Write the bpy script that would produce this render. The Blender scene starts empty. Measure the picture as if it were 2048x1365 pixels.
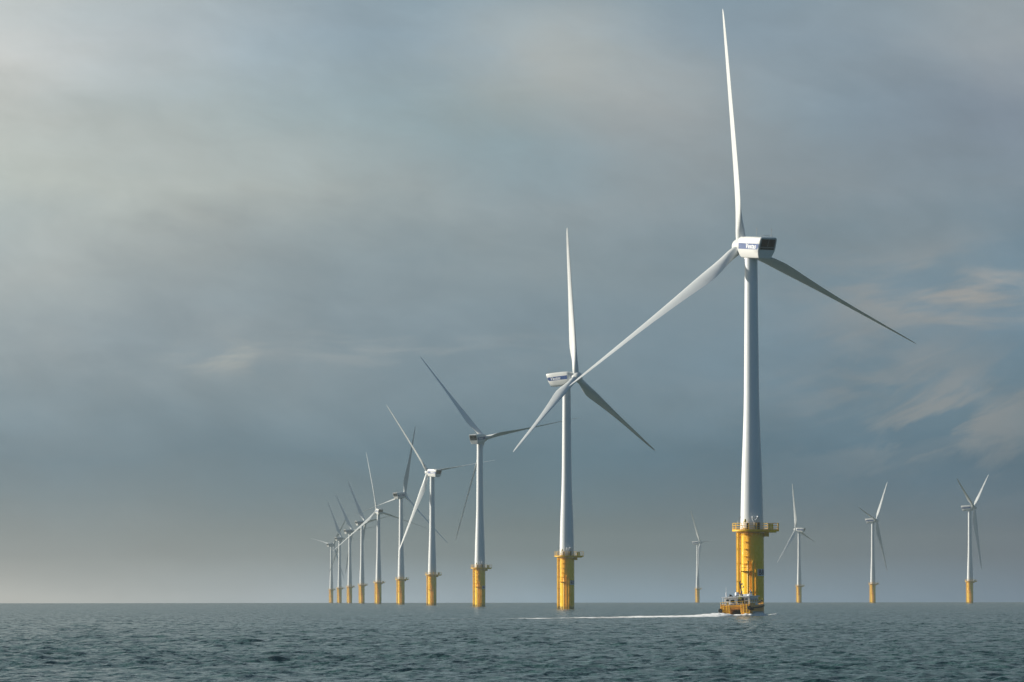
import bpy, bmesh, math, random
import numpy as np
from mathutils import Vector, Matrix
R = math.radians
random.seed(7)
SC = bpy.context.scene
COL = SC.collection

# ---------------------------------------------------------------- camera
F = 11450.0                 # focal length in photo pixels (2048 wide)
EYE = 2.6                   # eye height above the water
cam_d = bpy.data.cameras.new('camera')
cam_d.sensor_width = 36.0
cam_d.lens = F / 2048 * 36.0
cam_d.clip_start = 0.5
cam_d.clip_end = 60000
cam = bpy.data.objects.new('camera', cam_d)
COL.objects.link(cam)
PITCH = math.atan(515.3 / F)
cam.matrix_world = (Matrix.Translation((0, 0, EYE)) @ Matrix.Rotation(R(90) + PITCH, 4, 'X')
                    @ Matrix.Rotation(R(-0.064), 4, 'Z'))
SC.camera = cam
CAMM = cam.matrix_world.copy()

# ---------------------------------------------------------------- exposure
SC.view_settings.view_transform = 'Standard'
SC.view_settings.look = 'None'
SC.view_settings.exposure = 0.35
SC.view_settings.gamma = 1.0
try:
    SC.cycles.use_denoising = True
    SC.cycles.volume_bounces = 1
    SC.cycles.max_bounces = 6
    SC.cycles.sample_clamp_indirect = 6
except Exception:
    pass

# ---------------------------------------------------------------- sun
SUN_PHI, SUN_EL = R(15), R(15)       # from the left, a little beyond the turbines
sun_vec = Vector((-math.cos(SUN_PHI) * math.cos(SUN_EL), math.sin(SUN_PHI) * math.cos(SUN_EL), math.sin(SUN_EL)))
sl = bpy.data.lights.new('sun', 'SUN')
sl.energy = 5.0
sl.angle = R(0.5)
sl.color = (1.0, 0.93, 0.80)
so = bpy.data.objects.new('sun', sl)
COL.objects.link(so)
so.rotation_euler = sun_vec.to_track_quat('Z', 'Y').to_euler()

# ---------------------------------------------------------------- sky (world)
W = bpy.data.worlds.new('World')
SC.world = W
W.use_nodes = True
nt = W.node_tree
nt.nodes.clear()

class NG:
    def __init__(s, nt): s.nt = nt
    def n(s, t, **k):
        x = s.nt.nodes.new(t)
        for a, b in k.items(): setattr(x, a, b)
        return x
    def put(s, sock, v):
        if isinstance(v, bpy.types.NodeSocket): s.nt.links.new(v, sock)
        elif v is not None: sock.default_value = v
    def m(s, op, a, b=None, c=None, clamp=False):
        x = s.n('ShaderNodeMath', operation=op, use_clamp=clamp)
        s.put(x.inputs[0], a); s.put(x.inputs[1], b); s.put(x.inputs[2], c)
        return x.outputs[0]
    def mix(s, f, a, b, bt='MIX'):
        x = s.n('ShaderNodeMix', data_type='RGBA', blend_type=bt)
        s.put(x.inputs[0], f); s.put(x.inputs[6], a); s.put(x.inputs[7], b)
        return x.outputs[2]
    def noise(s, vec, scale, detail=3, rough=.5, dist=0):
        x = s.n('ShaderNodeTexNoise')
        s.put(x.inputs['Vector'], vec)
        x.inputs['Scale'].default_value = scale; x.inputs['Detail'].default_value = detail
        x.inputs['Roughness'].default_value = rough; x.inputs['Distortion'].default_value = dist
        return x.outputs['Fac']
    def ramp(s, f, stops, interp='EASE'):
        x = s.n('ShaderNodeValToRGB')
        cr = x.color_ramp; cr.interpolation = interp
        while len(cr.elements) < len(stops): cr.elements.new(.5)
        for e, (p, c) in zip(cr.elements, stops):
            e.position = p; e.color = (*c, 1) if len(c) == 3 else c
        s.put(x.inputs[0], f)
        return x.outputs[0]
    def comb(s, x_, y_, z_):
        x = s.n('ShaderNodeCombineXYZ')
        s.put(x.inputs[0], x_); s.put(x.inputs[1], y_); s.put(x.inputs[2], z_)
        return x.outputs[0]
    def rng(s, v, a, b, c=0, d=1, kind='SMOOTHSTEP'):
        x = s.n('ShaderNodeMapRange', interpolation_type=kind)
        s.put(x.inputs[0], v)
        for i, q in zip((1, 2, 3, 4), (a, b, c, d)): x.inputs[i].default_value = q
        return x.outputs[0]

g = NG(nt)
tc = g.n('ShaderNodeTexCoord')
sep = g.n('ShaderNodeSeparateXYZ')
nt.links.new(tc.outputs['Generated'], sep.inputs[0])
sx, sy, sz = sep.outputs
az = g.m('ARCTAN2', sx, sy)
el = g.m('ARCSINE', sz)
U = g.m('DIVIDE', az, 0.0894)                       # sky azimuth, one unit = 5.1 degrees
V = g.m('DIVIDE', g.m('SUBTRACT', el, 0.0449), 0.0596)   # sky elevation, one unit = 3.4 degrees
# cloud layers in azimuth / elevation
uv = g.comb(U, g.m('MULTIPLY', V, 1.0), 3.7)
warp1 = g.noise(uv, 0.85, 3, .5, .4)
n_big = g.m('SUBTRACT', warp1, .5)
n_mid = g.m('SUBTRACT', g.noise(g.comb(g.m('ADD', U, g.m('MULTIPLY', V, .35)), g.m('MULTIPLY', V, 1.15), 9.1), 2.3, 6, .55, .35), .5)
n_fine = g.m('SUBTRACT', g.noise(g.comb(g.m('ADD', U, g.m('MULTIPLY', V, .5)), g.m('MULTIPLY', V, 1.25), 5.5), 6.5, 7, .62, .5), .5)
n_hue = g.m('SUBTRACT', g.noise(g.comb(U, g.m('MULTIPLY', V, 1.5), 21.0), 2.2, 3, .5), .5)
# colour of the cloud cover by elevation (rows) at three azimuths: left, middle and right of the view
#SKYT-BEGIN
VL = [-.76, -.61, -.46, -.32, -.17, .05, .27, .44, .71, .93, 1.6, 5.0, 15.0]
SKYT = [[[0.6483, 0.6259, 0.5767], [0.2636, 0.4025, 0.5427], [0.0949, 0.174, 0.2958]], [[0.2877, 0.3, 0.3062], [0.0941, 0.1378, 0.1583], [0.03, 0.0535, 0.1092]], [[0.1711, 0.2159, 0.2431], [0.0683, 0.1357, 0.1817], [0.032, 0.0881, 0.1518]], [[0.1331, 0.1943, 0.2409], [0.0614, 0.1348, 0.1902], [0.03, 0.0984, 0.1646]], [[0.1781, 0.2409, 0.2831], [0.1356, 0.2088, 0.2624], [0.0766, 0.1518, 0.2149]], [[0.2835, 0.3255, 0.3442], [0.1584, 0.2259, 0.2747], [0.1181, 0.1997, 0.2695]], [[0.3544, 0.3972, 0.401], [0.1805, 0.2362, 0.2696], [0.1213, 0.1939, 0.2527]], [[0.4463, 0.4821, 0.4543], [0.2254, 0.2758, 0.3021], [0.1747, 0.2232, 0.2687]], [[0.4254, 0.4418, 0.4178], [0.1699, 0.2608, 0.309], [0.1651, 0.2113, 0.2674]], [[0.505, 0.525, 0.5183], [0.1121, 0.217, 0.3103], [0.2429, 0.2787, 0.3099]], [[0.2669, 0.3297, 0.3454], [0.212, 0.2747, 0.3062], [0.1727, 0.2355, 0.2669]], [[0.1963, 0.2747, 0.3062], [0.157, 0.2198, 0.2591], [0.1256, 0.1884, 0.2198]], [[0.1099, 0.1727, 0.2198], [0.0942, 0.1492, 0.2041], [0.0785, 0.1335, 0.1884]]]
#SKYT-END
def hexlin(c): return tuple((x / 255 / 12.92) if x <= 10 else ((x / 255 + .055) / 1.055) ** 2.4 for x in c)
calm = g.rng(V, -.72, .0)                         # the cloud bands lie flat toward the horizon
Vr = g.m('ADD', V, g.m('MULTIPLY', calm, g.m('ADD', g.m('MULTIPLY', n_big, .45), g.m('MULTIPLY', n_mid, .30))))
vf = g.rng(Vr, -1.0, 15.0, 0, 1, 'LINEAR')
cols3 = []
for k in range(3):
    cols3.append(g.ramp(vf, [((v + 1.0) / 16.0, tuple(SKYT[i][k])) for i, v in enumerate(VL)], 'LINEAR'))
Uw = g.m('ADD', U, g.m('MULTIPLY', n_big, .5))
base = g.mix(g.rng(Uw, -1.0, 0.05, 0, 1, 'LINEAR'), cols3[0], cols3[1])
base = g.mix(g.rng(Uw, 0.05, 1.0, 0, 1, 'LINEAR'), base, cols3[2])

def blob(cu, cv, su, sv):
    a = g.m('DIVIDE', g.m('SUBTRACT', U, cu), su)
    b = g.m('DIVIDE', g.m('SUBTRACT', V, cv), sv)
    d = g.m('ADD', g.m('MULTIPLY', a, a), g.m('MULTIPLY', b, b))
    d = g.m('ADD', d, g.m('MULTIPLY', n_mid, 1.2))
    return g.m('POWER', 2.718, g.m('MULTIPLY', d, -1.0))
col = base
col = g.mix(g.m('MULTIPLY', blob(.07, .88, .22, .18), .55), col, (.50, .47, .40, 1))
col = g.mix(g.m('MULTIPLY', blob(.28, .70, .24, .18), .35), col, (.44, .43, .42, 1))
col = g.mix(g.m('MULTIPLY', blob(-.68, .02, .22, .12), .22), col, (.17, .24, .30, 1))
col = g.mix(g.m('MULTIPLY', blob(-.28, .80, .30, .14), .10), col, (.30, .38, .42, 1))
# thin lit wisps low on the right and a small one on the left
def wisp(cu, cv, su, sv, amt, c, sc=3.0, lean=0.0, lo=.46, hi=.66):
    """torn strip of lit cloud; lean turns its grain up to the right"""
    a = g.m('ADD', U, g.m('MULTIPLY', V, lean)); b = g.m('SUBTRACT', g.m('MULTIPLY', V, 2.6), g.m('MULTIPLY', U, 2.2 * lean))
    nn = g.noise(g.comb(a, b, cu * 7), sc, 8, .60, .5)
    k = g.m('MULTIPLY', g.rng(nn, lo, hi), blob(cu, cv, su, sv))
    return g.mix(g.m('MULTIPLY', k, amt), col, c)
col = wisp(.88, .13, .26, .13, .9, (.285, .28, .27, 1), 2.3, .15, .42, .62)
col = wisp(.95, .15, .10, .06, .8, (.34, .32, .30, 1), 4.0, .1, .40, .60)
col = wisp(.84, -.22, .24, .16, .75, (.235, .245, .25, 1), 2.6, .8, .45, .60)
col = wisp(.70, -.05, .30, .30, .35, (.23, .25, .265, 1), 3.0, .4)
col = wisp(-.56, -.04, .10, .05, .6, (.42, .42, .38, 1))
col = wisp(-.25, -.02, .30, .06, .35, (.36, .38, .38, 1))
mod = g.m('ADD', 1.0, g.m('ADD', g.m('MULTIPLY', n_big, .22), g.m('ADD', g.m('MULTIPLY', n_mid, .42), g.m('MULTIPLY', n_fine, .22))))
col = g.mix(1.0, col, g.comb(mod, mod, mod), 'MULTIPLY')
hs = g.comb(g.m('ADD', 1, g.m('MULTIPLY', n_hue, .16)), 1.0, g.m('SUBTRACT', 1, g.m('MULTIPLY', n_hue, .10)))
col = g.mix(1.0, col, hs, 'MULTIPLY')
# darker, bluer cloud behind the viewer, brighter toward the sun
side = g.rng(sy, -.6, .75)
col = g.mix(1.0, col, g.mix(side, (.38, .58, .84, 1), (1, 1, 1, 1)), 'MULTIPLY')
glow = g.n('ShaderNodeVectorMath', operation='DOT_PRODUCT')
nt.links.new(tc.outputs['Generated'], glow.inputs[0]); glow.inputs[1].default_value = sun_vec
gl = g.rng(glow.outputs['Value'], .55, 1.0)
col = g.mix(g.m('MULTIPLY', gl, .7), col, (.85, .78, .62, 1))
sky = g.n('ShaderNodeTexSky', sky_type='NISHITA')
sky.sun_disc = False
sky.sun_elevation = SUN_EL
sky.sun_rotation = -R(75)
sky.air_density = 1.3
sky.dust_density = 2.0
bg_sky = g.n('ShaderNodeBackground'); nt.links.new(sky.outputs[0], bg_sky.inputs[0]); bg_sky.inputs[1].default_value = 0.05
bg_cl = g.n('ShaderNodeBackground'); nt.links.new(col, bg_cl.inputs[0]); bg_cl.inputs[1].default_value = 1.0
mxs = g.n('ShaderNodeMixShader'); mxs.inputs[0].default_value = 0.93       # nearly closed cloud cover
nt.links.new(bg_sky.outputs[0], mxs.inputs[1]); nt.links.new(bg_cl.outputs[0], mxs.inputs[2])
wo = g.n('ShaderNodeOutputWorld'); nt.links.new(mxs.outputs[0], wo.inputs[0])

# ---------------------------------------------------------------- helpers
RE = 1.05e7                                    # earth radius with refraction
def drop(d): return -d * d / (2 * RE)
def ray(px, py):
    v = Vector(((px - 1024) / F, -(py - 682.5) / F, -1))
    return (CAMM.to_3x3() @ v)
def at(px, py, D):
    v = ray(px, py)
    return Vector((v.x / v.y * D, D, EYE + v.z / v.y * D))
def wrange(px, py):
    """point on the curved sea under a photo pixel"""
    v = ray(px, py); D = 200.0
    for _ in range(200):
        t = -v.z / v.y
        D = (EYE - drop(D)) / t if t > 1e-6 else 6000
    return Vector((v.x / v.y * D, D, drop(D)))

def tag(o, label=None, cat=None, group=None, kind=None):
    for k, v in (('label', label), ('category', cat), ('group', group), ('kind', kind)):
        if v: o[k] = v
    return o
def empty(name, loc, label, cat, group=None):
    o = bpy.data.objects.new(name, None); COL.objects.link(o); o.location = loc
    o.empty_display_size = 1
    return tag(o, label, cat, group)
def part(name, mesh, parent=None, M=None):
    o = bpy.data.objects.new(name, mesh); COL.objects.link(o)
    if parent is not None: o.parent = parent
    if M is not None: o.matrix_basis = M
    return o

class MB:
    def __init__(s): s.bm = bmesh.new()
    def face(s, vs, mi=0):
        try:
            f = s.bm.faces.new(vs); f.material_index = mi
            return f
        except ValueError: return None
    def box(s, a, b, mi=0, bev=0):
        x0, y0, z0 = a; x1, y1, z1 = b
        v = [s.bm.verts.new(p) for p in ((x0,y0,z0),(x1,y0,z0),(x1,y1,z0),(x0,y1,z0),(x0,y0,z1),(x1,y0,z1),(x1,y1,z1),(x0,y1,z1))]
        fs = [s.face([v[i] for i in q], mi) for q in ((3,2,1,0),(4,5,6,7),(0,1,5,4),(1,2,6,5),(2,3,7,6),(3,0,4,7))]
        if bev:
            es = set(e for f in fs for e in f.edges)
            bmesh.ops.bevel(s.bm, geom=list(es), offset=bev, segments=2, profile=.6, affect='EDGES')
        return v
    def tube(s, pts, r, n=10, mi=0, cap=True):
        pts = [Vector(p) for p in pts]
        rs = r if isinstance(r, (list, tuple)) else [r] * len(pts)
        rings = []
        for i, p in enumerate(pts):
            d = (pts[min(i + 1, len(pts) - 1)] - pts[max(i - 1, 0)]).normalized()
            q = d.to_track_quat('Z', 'Y').to_matrix()
            if i and (q.col[0].dot(lastx) < .5):
                x = (lastx - d * lastx.dot(d)).normalized(); y = d.cross(x)
                q = Matrix((x, y, d)).transposed()
            lastx = q.col[0].copy()
            rings.append([s.bm.verts.new(p + q @ Vector((math.cos(2*math.pi*k/n) * rs[i], math.sin(2*math.pi*k/n) * rs[i], 0))) for k in range(n)])
        for a, b in zip(rings, rings[1:]):
            for k in range(n): s.face([a[k], a[(k+1) % n], b[(k+1) % n], b[k]], mi)
        if cap:
            s.face(rings[0][::-1], mi); s.face(rings[-1], mi)
        return s
    def lathe(s, prof, n=48, mi=0, axis='Z', cap=True):
        rings = []
        for (r, z) in prof:
            ring = []
            for k in range(n):
                a = 2 * math.pi * k / n
                p = (r * math.cos(a), r * math.sin(a), z) if axis == 'Z' else (z, r * math.cos(a), r * math.sin(a))
                ring.append(s.bm.verts.new(p))
            rings.append(ring)
        for a, b in zip(rings, rings[1:]):
            for k in range(n): s.face([a[k], a[(k+1) % n], b[(k+1) % n], b[k]], mi)
        if cap:
            s.face(rings[0][::-1], mi); s.face(rings[-1], mi)
        return s
    def loft(s, secs, mi=0, cap=True):
        rings = [[s.bm.verts.new(p) for p in sec] for sec in secs]
        n = len(rings[0])
        for a, b in zip(rings, rings[1:]):
            for k in range(n): s.face([a[k], a[(k+1) % n], b[(k+1) % n], b[k]], mi)
        if cap:
            s.face(rings[0][::-1], mi); s.face(rings[-1], mi)
        return s
    def prism(s, poly, z0, z1, mi=0):
        a = [s.bm.verts.new((x, y, z0)) for x, y in poly]; b = [s.bm.verts.new((x, y, z1)) for x, y in poly]
        n = len(poly)
        for k in range(n): s.face([a[k], a[(k+1) % n], b[(k+1) % n], b[k]], mi)
        s.face(a[::-1], mi); s.face(b, mi)
        return s
    def mesh(s, name, mats, angle=35, T=None):
        bm = s.bm
        if T is not None: bmesh.ops.transform(bm, matrix=T, verts=bm.verts)
        bmesh.ops.recalc_face_normals(bm, faces=bm.faces)
        ca = R(angle)
        for f in bm.faces: f.smooth = True
        for e in bm.edges:
            if len(e.link_faces) == 2:
                e.smooth = e.calc_face_angle(0) < ca
            else: e.smooth = False
        me = bpy.data.meshes.new(name)
        bm.to_mesh(me); bm.free()
        for m_ in (mats if isinstance(mats, (list, tuple)) else [mats]): me.materials.append(m_)
        return me

# ---------------------------------------------------------------- materials
def mat(name, color, rough=.5, metal=0, vary=.08, scale=1.5, bump=0, stain=None, spec=.5, coat=0, weed=False):
    m_ = bpy.data.materials.new(name); m_.use_nodes = True
    t = m_.node_tree; t.nodes.clear(); h = NG(t)
    out = h.n('ShaderNodeOutputMaterial'); p = h.n('ShaderNodeBsdfPrincipled')
    t.links.new(p.outputs[0], out.inputs[0])
    c = h.n('ShaderNodeTexCoord').outputs['Object']
    n1 = h.noise(c, scale, 5, .6)
    k = h.m('ADD', 1 - vary, h.m('MULTIPLY', n1, 2 * vary))
    cc = h.mix(1.0, (*color, 1), h.comb(k, k, k), 'MULTIPLY')
    if stain:
        scol, amt, vs = stain
        mp = h.n('ShaderNodeMapping'); t.links.new(c, mp.inputs[0]); mp.inputs['Scale'].default_value = vs
        n2 = h.noise(mp.outputs[0], 1.0, 5, .65)
        cc = h.mix(h.m('MULTIPLY', h.rng(n2, .5, .78), amt), cc, (*scol, 1))
    if weed:      # ragged wet, weedy band just above the water
        sp = h.n('ShaderNodeSeparateXYZ'); t.links.new(c, sp.inputs[0])
        mp = h.n('ShaderNodeMapping'); t.links.new(c, mp.inputs[0]); mp.inputs['Scale'].default_value = (3, 3, .4)
        zz = h.m('ADD', sp.outputs[2], h.m('MULTIPLY', h.noise(mp.outputs[0], 1.0, 4, .6), -1.3))
        cc = h.mix(h.m('MULTIPLY', h.rng(zz, .35, -.35), .75), cc, (.10, .085, .03, 1))
    h.put(p.inputs['Base Color'], cc)
    h.put(p.inputs['Roughness'], h.m('ADD', rough - .05, h.m('MULTIPLY', n1, .1)))
    p.inputs['Metallic'].default_value = metal
    p.inputs['Specular IOR Level'].default_value = spec
    if coat:
        p.inputs['Coat Weight'].default_value = coat
    if bump:
        b = h.n('ShaderNodeBump'); b.inputs['Distance'].default_value = bump
        t.links.new(h.noise(c, scale * 4, 4, .6), b.inputs['Height']); t.links.new(b.outputs[0], p.inputs['Normal'])
    return m_

M_WHITE = mat('tower_paint', (.74, .77, .79), .36, vary=.04, scale=.35, stain=((.48, .47, .42), .22, (1.2, 1.2, .10)))
M_BLADE = mat('blade_gelcoat', (.66, .69, .70), .38, vary=.04, scale=.3, stain=((.42, .42, .38), .3, (.6, .6, .25)))
M_NAC = mat('nacelle_gelcoat', (.74, .75, .74), .32, vary=.04, scale=.6, stain=((.45, .44, .38), .35, (.8, .8, .35)))
M_YEL = mat('yellow_paint', (.98, .60, .001), .27, vary=.04, scale=.7, stain=((.60, .30, .01), .22, (1.6, 1.6, .18)), weed=True)
M_YEL2 = mat('yellow_steelwork', (.94, .54, .003), .38, vary=.08, scale=2.0, stain=((.45, .20, .02), .3, (3, 3, .8)))
M_GRATE = mat('deck_grating', (.34, .20, .05), .7, vary=.2, scale=3)
M_DARK = mat('dark_louvre', (.008, .012, .016), .8, vary=.3, scale=4, spec=.1)
M_GREY = mat('grey_steel', (.22, .24, .25), .5, .3, vary=.15, scale=3)
M_BLUE = mat('blue_stripe', (.009, .058, .22), .31, vary=.06)
M_LET = mat('white_lettering', (.78, .80, .82), .4, vary=.03)
M_NAVY = mat('navy_lettering', (.004, .008, .028), .8, vary=.1, spec=.1)
M_SIGN = mat('sign_white', (.66, .68, .68), .45, vary=.05)
M_BROWN = mat('brown_cabinet', (.055, .030, .016), .6, vary=.2, scale=3)
M_BUFF = mat('buff_cabinet', (.46, .35, .20), .55, vary=.1, scale=2)
M_LAMP = mat('amber_lens', (.60, .46, .06), .25, vary=.1)

# ---------------------------------------------------------------- sea
NW = 96
rs_ = np.random.RandomState(11)
lam = np.exp(np.linspace(math.log(.38), math.log(11.0), NW)) * (1 + .05 * rs_.randn(NW))
kk = 2 * np.pi / lam
spread = np.where(lam > 5, .45, .85)
th = R(-112) + spread * rs_.randn(NW)
kx, ky = kk * np.cos(th), kk * np.sin(th)
ph = rs_.rand(NW) * 2 * np.pi
STEEP = .28
amp = STEEP * math.sqrt(2 / NW) / kk * np.clip((1.7 / lam) ** 1.0, 0, 1)
def waves(x, y, spacing, gerst=True):
    """z and horizontal shift of the waves, short ones left out where the grid is coarse"""
    z = np.zeros_like(x); dx = np.zeros_like(x); dy = np.zeros_like(x)
    # wave groups: patches of livelier and calmer water
    grp = (1 + .28 * np.sin(x * .043 + y * .021 + 1.3) * np.sin(y * .037 - x * .017 + .4)
           + .22 * np.sin(x * .13 - y * .05 + 2.1) * np.sin(y * .11 + .7)).astype(np.float32)
    for i in range(NW):
        w = np.clip((lam[i] / spacing - 2.2) / 2.5, 0, 1).astype(np.float32)
        live = w > 0
        if not live.any(): continue
        p = (kx[i] * x[live] + ky[i] * y[live] + ph[i]).astype(np.float32)
        a = amp[i] * w[live] * (grp[live] if lam[i] < 6 else 1)
        z[live] += a * np.cos(p)
        if gerst:
            s_ = np.sin(p) * a * .8
            dx[live] -= math.cos(th[i]) * s_; dy[live] -= math.sin(th[i]) * s_
    return z, dx, dy

def build_sea():
    rows = [3.0]
    while rows[-1] < 9000:
        r = rows[-1]
        if r < 110: st = max(.6, .022 * r)
        elif r < 330: st = .00085 * r
        elif r < 600: st = .0012 * r
        elif r < 1500: st = .0019 * r
        elif r < 6800: st = .004 * r
        else: st = .03 * r
        rows.append(r + st)
    rows = np.array(rows)
    dr = np.gradient(rows)
    dense = np.arange(-R(6.3), R(6.3), .00022)
    out = []
    a, st = dense[-1], .00022
    while a < math.pi - .02:
        st = min(st * 1.22, .09); a += st
        if a < math.pi - .03: out.append(a)
    out = np.array(out)
    cols = np.concatenate([-out[::-1], dense, out])
    dc = np.gradient(cols)
    nr, nc = len(rows), len(cols)
    A, Rr = np.meshgrid(cols, rows)
    X = (Rr * np.sin(A)); Y = (Rr * np.cos(A))
    SPC = np.maximum(np.repeat(dr[:, None], nc, 1), Rr * dc[None, :])
    z, dx, dy = waves(X.ravel(), Y.ravel(), SPC.ravel())
    fade = np.clip((Rr.ravel() - 4) / 10, 0, 1)
    co = np.empty((nr * nc + 1, 3), np.float32)
    co[:-1, 0] = X.ravel() + dx * fade; co[:-1, 1] = Y.ravel() + dy * fade
    co[:-1, 2] = z * fade - Rr.ravel() ** 2 / (2 * RE)
    co[-1] = (0, 0, 0)
    i = np.arange(nr - 1)[:, None]; j = np.arange(nc)[None, :]
    j2 = (j + 1) % nc
    q = np.stack([np.broadcast_to(i * nc + j, (nr - 1, nc)), np.broadcast_to(i * nc + j2, (nr - 1, nc)),
                  np.broadcast_to((i + 1) * nc + j2, (nr - 1, nc)), np.broadcast_to((i + 1) * nc + j, (nr - 1, nc))], -1).reshape(-1, 4)
    q = q[:, ::-1]
    me = bpy.data.meshes.new('sea')
    me.vertices.add(len(co)); me.vertices.foreach_set('co', co.ravel())
    tri = np.stack([np.full(nc, nr * nc), (np.arange(nc) + 1) % nc, np.arange(nc)], -1)
    nl = q.size + tri.size
    me.loops.add(nl); me.loops.foreach_set('vertex_index', np.concatenate([q.ravel(), tri.ravel()]).astype(np.int32))
    me.polygons.add(len(q) + len(tri))
    starts = np.concatenate([np.arange(len(q)) * 4, q.size + np.arange(len(tri)) * 3]).astype(np.int32)
    me.polygons.foreach_set('loop_start', starts)
    me.polygons.foreach_set('use_smooth', np.ones(len(q) + len(tri), bool))
    me.update(calc_edges=True)
    # slope of the waves the coarser far grid cannot carry, handed to the material as ripples
    sp = SPC.ravel(); lost = np.zeros(sp.size, np.float32)
    for i_ in range(NW):
        w_ = np.clip((lam[i_] / sp - 2.2) / 2.5, 0, 1)
        lost += ((amp[i_] * kk[i_]) ** 2 / 2 * (1 - w_ ** 2)).astype(np.float32)
    at_ = me.attributes.new('ripple', 'FLOAT', 'POINT')
    at_.data.foreach_set('value', np.append(np.sqrt(lost), 0).astype(np.float32))
    return me

RIP = 1.9
LOSTG = 9.0
def sea_material():
    m_ = bpy.data.materials.new('sea_water'); m_.use_nodes = True
    t = m_.node_tree; t.nodes.clear(); h = NG(t)
    out = h.n('ShaderNodeOutputMaterial'); p = h.n('ShaderNodeBsdfPrincipled')
    t.links.new(p.outputs[0], out.inputs[0])
    c = h.n('ShaderNodeTexCoord').outputs['Object']
    n0 = h.noise(c, .012, 3, .5)
    h.put(p.inputs['Base Color'], h.mix(h.rng(n0, .35, .65), (.019, .056, .056, 1), (.028, .073, .070, 1)))
    p.inputs['Roughness'].default_value = .16
    p.inputs['IOR'].default_value = 1.333
    # ripples too small for the mesh: slopes added straight to the surface normal
    geo = h.n('ShaderNodeNewGeometry')
    acc = geo.outputs['Normal']
    for sc_, k_ in ((2.6, .55), (8.0, .50)):
        nz = h.n('ShaderNodeTexNoise'); t.links.new(c, nz.inputs['Vector']); nz.inputs['Scale'].default_value = sc_
        nz.inputs['Detail'].default_value = 2; nz.inputs['Roughness'].default_value = .5
        sub = h.n('ShaderNodeVectorMath', operation='SUBTRACT'); t.links.new(nz.outputs['Color'], sub.inputs[0]); sub.inputs[1].default_value = (.5, .5, .5)
        mul = h.n('ShaderNodeVectorMath', operation='MULTIPLY'); t.links.new(sub.outputs[0], mul.inputs[0]); mul.inputs[1].default_value = (k_ * RIP, k_ * RIP, 0)
        ad = h.n('ShaderNodeVectorMath', operation='ADD'); t.links.new(acc, ad.inputs[0]); t.links.new(mul.outputs[0], ad.inputs[1])
        acc = ad.outputs[0]
    atn = h.n('ShaderNodeAttribute'); atn.attribute_name = 'ripple'
    nz = h.n('ShaderNodeTexNoise'); t.links.new(c, nz.inputs['Vector']); nz.inputs['Scale'].default_value = 1.6; nz.inputs['Detail'].default_value = 3
    sub = h.n('ShaderNodeVectorMath', operation='SUBTRACT'); t.links.new(nz.outputs['Color'], sub.inputs[0]); sub.inputs[1].default_value = (.5, .5, .5)
    mul = h.n('ShaderNodeVectorMath', operation='MULTIPLY'); t.links.new(sub.outputs[0], mul.inputs[0]); mul.inputs[1].default_value = (1, 1, 0)
    scl = h.n('ShaderNodeVectorMath', operation='SCALE'); t.links.new(mul.outputs[0], scl.inputs[0]); t.links.new(h.m('MULTIPLY', atn.outputs['Fac'], LOSTG), scl.inputs['Scale'])
    ad = h.n('ShaderNodeVectorMath', operation='ADD'); t.links.new(acc, ad.inputs[0]); t.links.new(scl.outputs[0], ad.inputs[1])
    acc = ad.outputs[0]
    nm = h.n('ShaderNodeVectorMath', operation='NORMALIZE'); t.links.new(acc, nm.inputs[0])
    t.links.new(nm.outputs[0], p.inputs['Normal'])
    return m_
sea = part('sea', build_sea())
sea.data.materials.append(sea_material())
tag(sea, kind='structure')

# ---------------------------------------------------------------- turbine meshes (shared by all turbines)
HUB_Z = 60.0
LOW = Matrix.Translation((0, 0, -.45))       # the work deck stands 13.75 m above the water
def m_foundation():
    b = MB(); b.lathe([(1.95, -4), (1.95, 13.0), (1.99, 13.05), (1.99, 13.15), (1.95, 13.2), (1.95, 13.3)], 64)
    for z in (3.6, 9.9):
        b.lathe([(1.955, z), (1.975, z + .03), (1.975, z + .10), (1.955, z + .13)], 64, cap=False)
    return b.mesh('foundation', M_YEL)
def m_tower():
    prof = [(1.88, 13.76), (1.84, 16), (1.67, 22.8), (1.42, 29.3), (1.30, 33), (1.235, 36), (1.14, 46), (1.03, 57.6), (1.03, 58.3)]
    full = []
    for (r0, z0), (r1, z1) in zip(prof, prof[1:]): full.append((r0, z0))
    full.append(prof[-1])
    b = MB(); b.lathe(full, 72)
    for z, r in ((13.9, 1.94), (29.6, 1.425), (44.0, 1.168)):
        b.lathe([(r - .03, z - .08), (r, z - .06), (r, z + .06), (r - .03, z + .08)], 64, cap=False)
    return b.mesh('tower', M_WHITE, 50)
def m_door():
    b = MB()
    for i in range(6):
        a0 = R(-90 + 12 + i * 4.5); a1 = R(-90 + 12 + (i + 1) * 4.5); r0, r1 = 1.84, 1.90
        v = [b.bm.verts.new((rr * math.cos(a), rr * math.sin(a), z)) for z in (13.95, 15.95) for rr in (r0, r1) for a in (a0, a1)]
        for q in ((0,1,3,2),(4,6,7,5),(2,3,7,6),(0,4,5,1),(0,2,6,4),(1,5,7,3)): b.face([v[j] for j in q])
    return b.mesh('door', M_SIGN)

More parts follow.
